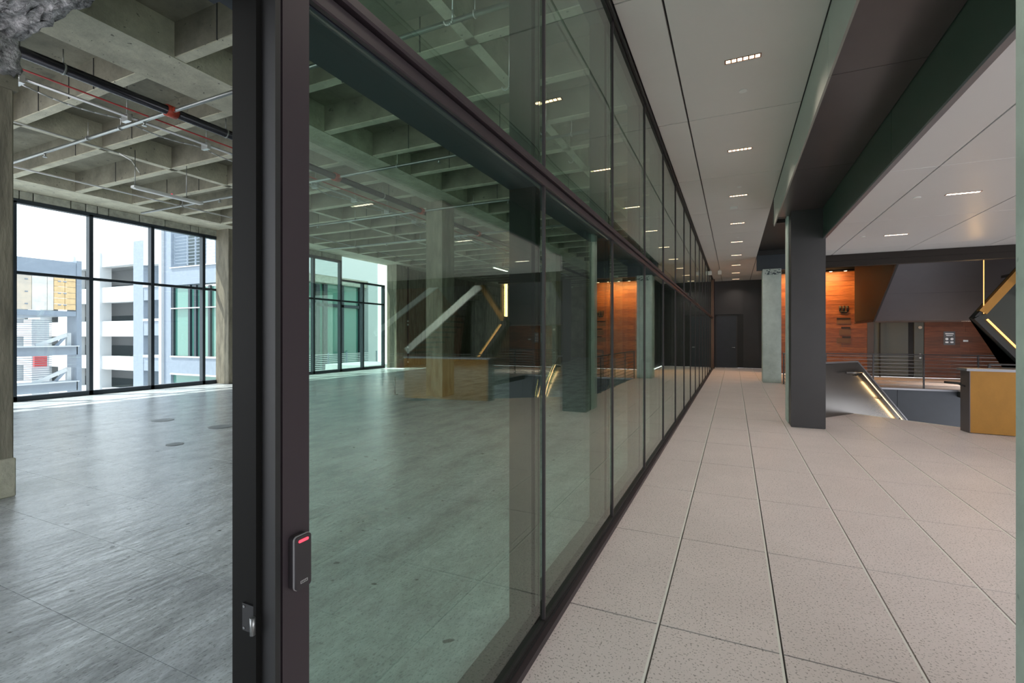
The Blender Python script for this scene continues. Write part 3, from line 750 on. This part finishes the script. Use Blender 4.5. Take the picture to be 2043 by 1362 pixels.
# sloping soffit block of the upper flight
X5 = 2.5
sb = empty('upper_flight_soffit', (X5, 11, 1.28), label='dark grey sloping underside of the upper stair flight', cat='stair soffit')
mid = (10.75, 1.75)
MB().prism([(X5, 9.95, 2.24), (X5, mid[0]-.004, mid[1]+.003), (X5, mid[0]-.004, 2.8), (X5, 9.95, 2.8)], (3.0, 0, 0)).build('soffit_panel', M['soffit'], sb)
MB().prism([(X5, mid[0], mid[1]), (X5, 11.5, 1.285), (X5, 11.5, 2.8), (X5, mid[0], 2.8)], (3.0, 0, 0)).build('soffit_panel', M['soffit'], sb)
MB().prism([(X5, 11.505, 1.285), (X5, 13.1, 1.285), (X5, 13.1, 2.8), (X5, 11.505, 2.8)], (3.0, 0, 0)).build('landing_box', M['soffit'], sb)
MB().prism([(X5-.02, 10.02, 2.24), (X5-.02, 11.5, 1.31), (X5-.02, 13.1, 1.31), (X5-.02, 13.1, 2.8), (X5-.02, 10.02, 2.8)], (.018, 0, 0)).build('side_panel', M['bronzepanel'], sb, label='bronze side panel')
MB().bar((X5-.01, 9.95, 2.235), (X5-.01, 11.5, 1.28), .03, .03).bar((X5-.01, 11.5, 1.28), (X5-.01, 13.1, 1.28), .03, .03).build('edge_trim', M['black'], sb)

# crossing flights on the right with glowing edges (arrowhead in the picture)
VY = 9.2
ap = at(1948, 633, Y=VY); u1 = at(2022, 553, Y=VY); l1 = at(2022, 704, Y=VY)
def ext(p, q, t): return tuple(p[i]+(q[i]-p[i])*t for i in range(3))
ua = ext(ap, u1, 2.1); la_ = ext(ap, l1, 3.2)
cf = empty('upper_staircase', ap, label='dark switchback stair flights edged with warm light strips at right', cat='staircase')
MB().prism([ap, ua, (ua[0], VY, la_[2]), la_], (0, .25, 0)).build('side_panel', M['blackgreen'], cf)
o2 = (0, -.03, 0)
def sh(p, dx=0, dz=0, dy=-.02): return (p[0]+dx, p[1]+dy, p[2]+dz)
MB().bar(sh(ap, .05, .07), sh(ua, .05, .07), .10, .10).build('stringer', M['gold'], cf)
MB().bar(sh(ap, -.02, .0), sh(ua, -.02, .0), .06, .035).build('stringer_edge', M['black'], cf)
MB().bar(sh(ap, -.02, .0), sh(la_, -.02, .0), .10, .07).build('stringer', M['black'], cf)
MB().bar(sh(ap, .10, -.03, -.05), sh(la_, .04, .03, -.05), .02, .022).build('light_strip', M['ledlow'], cf)
MB().tube((ap[0]+.06, VY-.06, ap[2]+.05), (ap[0]+.06, VY-.06, 2.6), .0055).build('vertical_light_line', M['ledlow'], cf)
la = bpy.data.lights.new('lamp', 'AREA'); la.shape = 'RECTANGLE'; la.size = 1.0*H; la.size_y = .05*H; la.energy = 6; la.color = (1, .58, .22)
lo = bpy.data.objects.new('lamp', la); C.objects.link(lo); lo.parent = cf; lo.location = (Vector((ap[0]-.05, VY-.1, 1.9))*H)-ORG[cf.name]; lo.rotation_euler = (math.radians(-90), math.radians(90), 0)

# flight with pale stringers farther right (reflected in the glass wall)
fs = empty('far_staircase', (4.6, 9.6, 0), label='staircase with pale stringers off to the right, seen mirrored in the glass', cat='staircase')
def mir(px, py, Y):   # point mirrored in the glass plane
    p = at(px, py, Y=Y); return (2*GX-p[0], p[1], p[2])
b2a = mir(812, 700, 9.0); b2b = mir(958, 570, 9.0); b1a = mir(748, 666, 9.9); b1b = mir(897, 549, 9.9)
MB().bar(b2a, b2b, .05, .15).build('stringer', M['tealbar'], fs)
MB().bar(b1a, b1b, .05, .13).build('stringer', M['tealbar'], fs)
for i in range(12):
    t = (i+.5)/12; a = Vector(b2a).lerp(Vector(b2b), t)
    box(a.x-.09, a.x+.09, 9.05, 9.85, a.z-.12, a.z-.08).build('step', M['char'], fs)
sw = box(5.6, 8.4, 12.0, 12.2, 0, 2.8).build('wall_slatted', M['char'], label='red-brown slatted wall far right, seen mirrored in the glass', cat='wall', kind='structure')
for i in range(34): box(5.65+.08*i, 5.69+.08*i, 11.93+.02*(i % 2), 12.0, 0, 2.75).build('slat', M['slatwood'], sw)

# sign on the timber wall
sg = empty('wall_sign', at(1682, 640, Y=WY), label='dark emblem and direction sign on the lit timber wall', cat='sign')
def wbox(px0, px1, py0, py1, d, name, m, par):
    a = at(px0, py1, Y=WY); b = at(px1, py0, Y=WY)
    return box(a[0], b[0], WY-.008-d, WY-.006, a[2], b[2]).build(name, m, par)
em = MB()
for px in (1676, 1683, 1690):
    a = at(px, 610, Y=WY); b = at(px, 620, Y=WY)
    em.tube((a[0], WY-.02, a[2]), (a[0], WY-.02, b[2]), .026, 10)
for x0, x1 in ((1676, 1683), (1683, 1690)):
    a = at(x0, 620, Y=WY); b = at(x1, 620, Y=WY)
    m_ = ((a[0]+b[0])/2, WY-.02, a[2]-.05)
    em.tube((a[0], WY-.02, a[2]), m_, .022, 8).tube(m_, (b[0], WY-.02, b[2]), .022, 8)
em.build('emblem', M['black'], sg)
wbox(1669, 1696, 633.5, 636.5, .015, 'raised_lettering', M['black'], sg)
wbox(1669, 1697, 638, 646, .008, 'plate', M['signplate'], sg)
wbox(1678, 1696, 652, 655, .015, 'raised_lettering', M['black'], sg)
wbox(1674, 1697, 657, 668, .008, 'plate', M['signplate'], sg)
wbox(1680, 1697, 671, 673.5, .015, 'raised_lettering', M['black'], sg)
wbox(1669, 1697, 674, 684, .010, 'plate', M['signplate'], sg)
pq = empty('wall_plaque', at(1893, 675, Y=WY), label='small grey plaque with pale pictograms on the timber wall', cat='sign')
wbox(1882, 1905, 661, 688, .01, 'plate', M['extgrey'], pq)
wbox(1885, 1902, 664.5, 666.5, .013, 'raised_lettering', M['silver'], pq)
wbox(1887, 1900, 668.5, 670, .013, 'raised_lettering', M['silver'], pq)
for px in (1888.5, 1898.5):
    a = at(px, 676, Y=WY); MB().tube((a[0], WY-.018, a[2]), (a[0], WY-.026, a[2]), .028, 12).build('pictogram', M['silver'], pq)
    wbox(px-3, px+3, 681, 684, .014, 'pictogram', M['silver'], pq)
tg = empty('small_door_tag', at(1926, 680, Y=WY), label='tiny grey tag right of the plaque on the timber wall', cat='sign')
wbox(1921, 1931, 678, 681.5, .01, 'plate', M['silver'], tg)

# ================================================================== EXTERIOR
box(-60, -9.95, -14, 60, -4.2, -4.1).build('ground', M['ground'], label='pale courtyard paving far below the windows', cat='ground', kind='structure')
# roof overhang slab edge above windows is part of the ceiling
# white multi-level building facing the camera
BY = 15.7
def ex(px, py, Y=BY): return at(px, py, Y=Y)
wb = empty('parking_building', (-30, BY, -4.1), label='white multi-level building with deep openings across the courtyard', cat='building', group='buildings outside')
xl = -60; xr = ex(268, 600)[0]
zs = []
bands = [(515, 535), (567, 602), (640, 671), (707, 740), (773, 820)]
# levels taken at the right pier (px 216-265)
D = F
def zat(px, py): return ex(px, py)[2]
lev = [(zat(240, 495), zat(240, 531)), (zat(240, 571), zat(240, 602)), (zat(240, 640), zat(240, 671)), (zat(240, 711), zat(240, 738)), (zat(240, 776), zat(240, 812))]
for i, (zt, zb) in enumerate(lev):
    if i == 0: zt = zat(240, 529)+.9; continue
    box(xl, xr, BY, BY+.5, zb, zt).build('spandrel', M['extwhite'], wb)
box(xl, xr, BY, BY+.5, zat(240, 529), zat(240, 500)).build('parapet', M['extwhite'], wb)
ztop = zat(240, 500); zbot = -4.1
for p0_, p1_ in ((186, 203), (120, 150), (60, 84), (10, 30)):
    box(ex(p0_, 600)[0], ex(p1_, 600)[0], BY-.1, BY+.5, zbot, ztop).build('pier', M['extwhite'], wb)
    

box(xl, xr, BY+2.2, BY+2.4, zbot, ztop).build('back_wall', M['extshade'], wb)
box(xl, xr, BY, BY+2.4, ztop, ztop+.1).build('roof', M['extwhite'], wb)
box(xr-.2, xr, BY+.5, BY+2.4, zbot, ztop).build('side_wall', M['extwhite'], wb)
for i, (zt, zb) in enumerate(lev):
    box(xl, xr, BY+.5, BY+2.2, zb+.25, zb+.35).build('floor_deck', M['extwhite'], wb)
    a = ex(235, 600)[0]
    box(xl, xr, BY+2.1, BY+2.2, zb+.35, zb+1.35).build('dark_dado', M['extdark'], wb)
    box(a-2, a+.2, BY+1.9, BY+2.1, zb+.35, zb+1.2).build('blue_screen', M['extblue'], wb)
    MB().disc((a, BY+1.2, zb+1.75), .28, .06).build('lamp_disc', M['lensw'], wb)
# grey pier and grey building part right of it
gbd = empty('grey_building', (-27, 13, -4.1), label='blue-grey balcony building with timber panels right of the white building', cat='building', group='buildings outside')
GY = 14.5
def gx(px): return at(px, Y=GY)[0]
def gz(px, py): return at(px, py, Y=GY)[2]
box(gx(266), gx(286), GY, GY+1.2, -4.1, gz(276, 480)).build('pier', M['extgrey'], gbd)
box(gx(286), gx(330), GY+1.6, GY+2, -4.1, gz(308, 445)).build('back_wall', M['extdark'], gbd)
for t_, b_ in ((572, 598), (640, 669), (713, 740), (780, 800)):
    box(gx(287), gx(330), GY, GY+.3, gz(308, b_), gz(308, t_)).build('balcony', M['extgrey'], gbd)
    box(gx(287), gx(330), GY-.05, GY+.35, gz(308, t_), gz(308, t_)+.12).build('balcony_cap', M['extwhite'], gbd)
for t_, b_ in ((601, 637), (672, 708), (744, 775)):
    n = 6
    for i in range(n):
        z0_ = gz(315, b_); z1_ = gz(315, t_); hh = (z1_-z0_)/n
        box(gx(307), gx(321), GY+.9, GY+1.0, z0_+hh*i+.01, z0_+hh*(i+1)-.01).build('timber_board', M['osb'] if i < 2 else M['wood'], gbd)
box(gx(287), gx(322), GY-.02, GY+.4, gz(308, 527), gz(308, 449)).build('upper_wall', M['extwhite'], gbd)
# grey tower column, lit side painted as a white edge, and glazed volume
TY = 11.6
def tx(px): return at(px, Y=TY)[0]
def tz(px, py): return at(px, py, Y=TY)[2]
tb = empty('glazed_building', (-19, TY, -4.1), label='glazed building corner with grey tower and railing terrace outside', cat='building', group='buildings outside')
box(tx(322), tx(327), TY-.1, TY+.6, -4.1, tz(325, 440)).build('tower_lit_side', M['extwhite'], tb)
box(tx(327), tx(341), TY, TY+.6, -4.1, tz(334, 440)).build('tower', M['extgrey'], tb)
box(tx(341), tx(470), TY, TY+.4, tz(400, 565), tz(400, 530)).build('terrace_band', M['extgrey'], tb)
box(tx(341), tx(470), TY-.05, TY+.4, tz(400, 530), tz(400, 528)).build('terrace_edge', M['extwhite'], tb)
box(tx(341), tx(470), TY+.1, TY+.4, tz(400, 711), tz(400, 571)).build('curtain_glass', M['extglass'], tb)
for px in (343, 376, 388, 416, 440): box(tx(px)-.06, tx(px)+.06, TY+.02, TY+.1, tz(px, 711), tz(px, 568)).build('glazing_bar', M['window'], tb)
box(tx(341), tx(470), TY-.02, TY+.1, tz(400, 614), tz(400, 612)).build('glazing_bar', M['extwhite'], tb)
box(tx(341), tx(470), TY, TY+.4, tz(400, 748), tz(400, 713)).build('lower_band', M['extgrey'], tb)
box(tx(341), tx(470), TY-.04, TY, tz(400, 714), tz(400, 711)).build('band_cap', M['extwhite'], tb)
box(tx(341), tx(470), TY-.04, TY, tz(400, 750), tz(400, 747)).build('band_cap', M['extwhite'], tb)
box(tx(341), tx(470), TY+.1, TY+.4, -4.1, tz(400, 750)).build('curtain_glass', M['extglass'], tb)
box(tx(352), tx(383), TY+2, TY+2.3, tz(360, 528), tz(360, 470)).build('roof_wall', M['extwhite'], tb)
for i in range(9):
    z = tz(380, 528)+.12+.1*i*1.3
    MB().bar((tx(343), TY+.1, z), (tx(470), TY+.1, z), .02, .02).build('terrace_rail', M['extgrey'], tb)
for px in (343, 369, 385, 405, 425): box(tx(px)-.02, tx(px)+.02, TY+.08, TY+.12, tz(px, 528), tz(px, 528)+1.25).build('rail_post', M['extgrey'], tb)
# elevated steel framed box with boarded panels, face towards the windows
EX = -16.0
def ey(px): return at(px, X=EX)[1]
def ez(px, py): return at(px, py, X=EX)[2]
eb = empty('boarded_bridge', (EX, 7, -4.1), label='steel framed elevated box clad in plywood boards outside left window', cat='structure', group='buildings outside')
zt_ = ez(90, 513); zb_ = ez(90, 627)
yA, yB = ey(5), ey(163)
box(EX-3, EX-.01, yA-2, ey(152.5), ez(90, 545), ez(90, 517)).build('top_girder', M['extgrey'], eb)
box(EX-3, EX-.01, yA-2, ey(152.5), ez(90, 629), ez(90, 619)).build('bottom_girder', M['extgrey'], eb)
pw = [(5, 34, 'ply'), (34, 64, 'ply'), (64, 95, 'plywhite'), (95, 108, 'plywhite')]
for a_, b_, m_ in pw: box(EX-.06, EX-.02, ey(a_)+.005, ey(b_)-.005, ez(90, 618), ez(90, 547)).build('board', M[m_], eb)
for r_ in range(6):
    for c_ in range(2):
        za = ez(130, 618); zc = ez(130, 549); hh = (zc-za)/6
        box(EX-.06, EX-.015, ey(108+22*c_)+.006, ey(130+22*c_)-.006, za+hh*r_+.005, za+hh*(r_+1)-.005).build('board', M['osb'], eb)
for px in (18, 50, 116, 127):
    for py in (558, 582, 606): 
        box(EX-.02, EX-.005, ey(px), ey(px+6), ez(90, py+2), ez(90, py)).build('stencil_mark', M['extgrey'], eb)
box(EX-.5, EX, ey(153), ey(163), -4.1, zt_).build('post', M['extgrey'], eb)
for t_, b_ in ((692, 709), (765, 783)):
    box(EX-.5, EX, yA-2, ey(155), ez(90, b_), ez(90, t_)).build('walkway_girder', M['extgrey'], eb)
    box(EX-.4, EX+.1, yA-2, ey(155), ez(90, t_), ez(90, t_-2)).build('girder_flange', M['extwhite'], eb)
for a_, b_ in (((75, 690), (137, 668)), ((65, 768), (137, 737))):
    MB().bar((EX-.1, ey(a_[0]), ez(*a_)), (EX-.1, ey(b_[0]), ez(*b_)), .06, .09).build('brace', M['extwhite'], eb)
    MB().bar((EX-.1, ey(137), ez(*b_)), (EX-.1, ey(115), ez(115, b_[1]+23)), .05, .06).build('brace', M['extgrey'], eb)
    box(EX-.2, EX-.1, ey(138), ey(146), ez(140, a_[1]), ez(140, b_[1]-4)).build('brace_post', M['extwhite'], eb)
for i in range(12):
    for zz0 in (ez(60, 690), ez(60, 763)):
        z = zz0+.05+.055*i
        MB().bar((EX-.3, yA-1, z), (EX-.3, ey(115), z), .015, .015).build('slat_rail', M['extgrey'], eb)
# red banner box below the bridge
rx = -18.5
y0_ = at(69, X=rx)[1]; y1_ = at(94, X=rx)[1]; z0_ = at(80, 732, X=rx)[2]; z1_ = at(80, 711, X=rx)[2]
box(rx-.1, rx, y0_, y1_, z0_, z1_).build('red_banner', M['extred'], label='red panel mounted below the boarded bridge outside', cat='banner')
yw0 = at(60, X=rx-.5)[1]; yw1 = at(95, X=rx-.5)[1]
box(rx-.9, rx-.4, yw0, yw1, -4.1, at(80, 637, X=rx-.5)[2]).build('white_pylon', M['extwhite'], label='white leaning pylon behind the red panel outside', cat='pylon')
# right-hand buildings seen through the tinted glass
RX2 = -15.5
def ry(px): return at(px, X=RX2)[1]
def rz(px, py): return at(px, py, X=RX2)[2]
rb = empty('green_glass_building', (RX2, 20, -4.1), label='bright white building with green glazing beyond the far window bays', cat='building', group='buildings outside')
box(RX2-.5, RX2-.3, ry(600), ry(733), -4.1, rz(660, 560)).build('curtain_glass', M['extglass'], rb)
box(RX2-.5, RX2, ry(600), ry(733), rz(660, 565), rz(660, 551)).build('lintel', M['block'], rb)
box(RX2-.5, RX2+.05, ry(600), ry(733), rz(660, 551), rz(660, 470)).build('upper_wall', M['extwhite'], rb)
box(RX2-.5, RX2+.05, ry(733), ry(752), -4.1, rz(740, 470)).build('white_pier', M['extwhite'], rb)
for px in (642, 657, 690, 727): box(RX2-.3, RX2-.2, ry(px)-.1, ry(px)+.1, -4.1, rz(px, 566)).build('glazing_bar', M['window'], rb)
box(RX2-.3, RX2-.2, ry(600), ry(733), rz(660, 611), rz(660, 605)).build('glazing_bar', M['window'], rb)
for i in range(10):
    z = rz(660, 742)+.1+.075*i*1.0
    MB().bar((RX2+.6, ry(590), z), (RX2+.6, ry(731), z), .02, .03).build('rail_bar', M['extwhite'], rb)
for px in (633, 670, 731): box(RX2+.58, RX2+.62, ry(px)-.03, ry(px)+.03, rz(660, 742), rz(660, 742)+.85).build('rail_post', M['extgrey'], rb)
box(RX2-.2, RX2+.7, ry(590), ry(740), rz(660, 742)-.3, rz(660, 742)).build('terrace_slab', M['extwhite'], rb)
p = at(690, 700, X=-12.5)
box(-13.5, -11.5, 13.0, 15.2, .0-.3, -.05).build('terrace', M['extwhite'], label='sunlit white terrace outside the last window bays', cat='terrace', kind='structure')
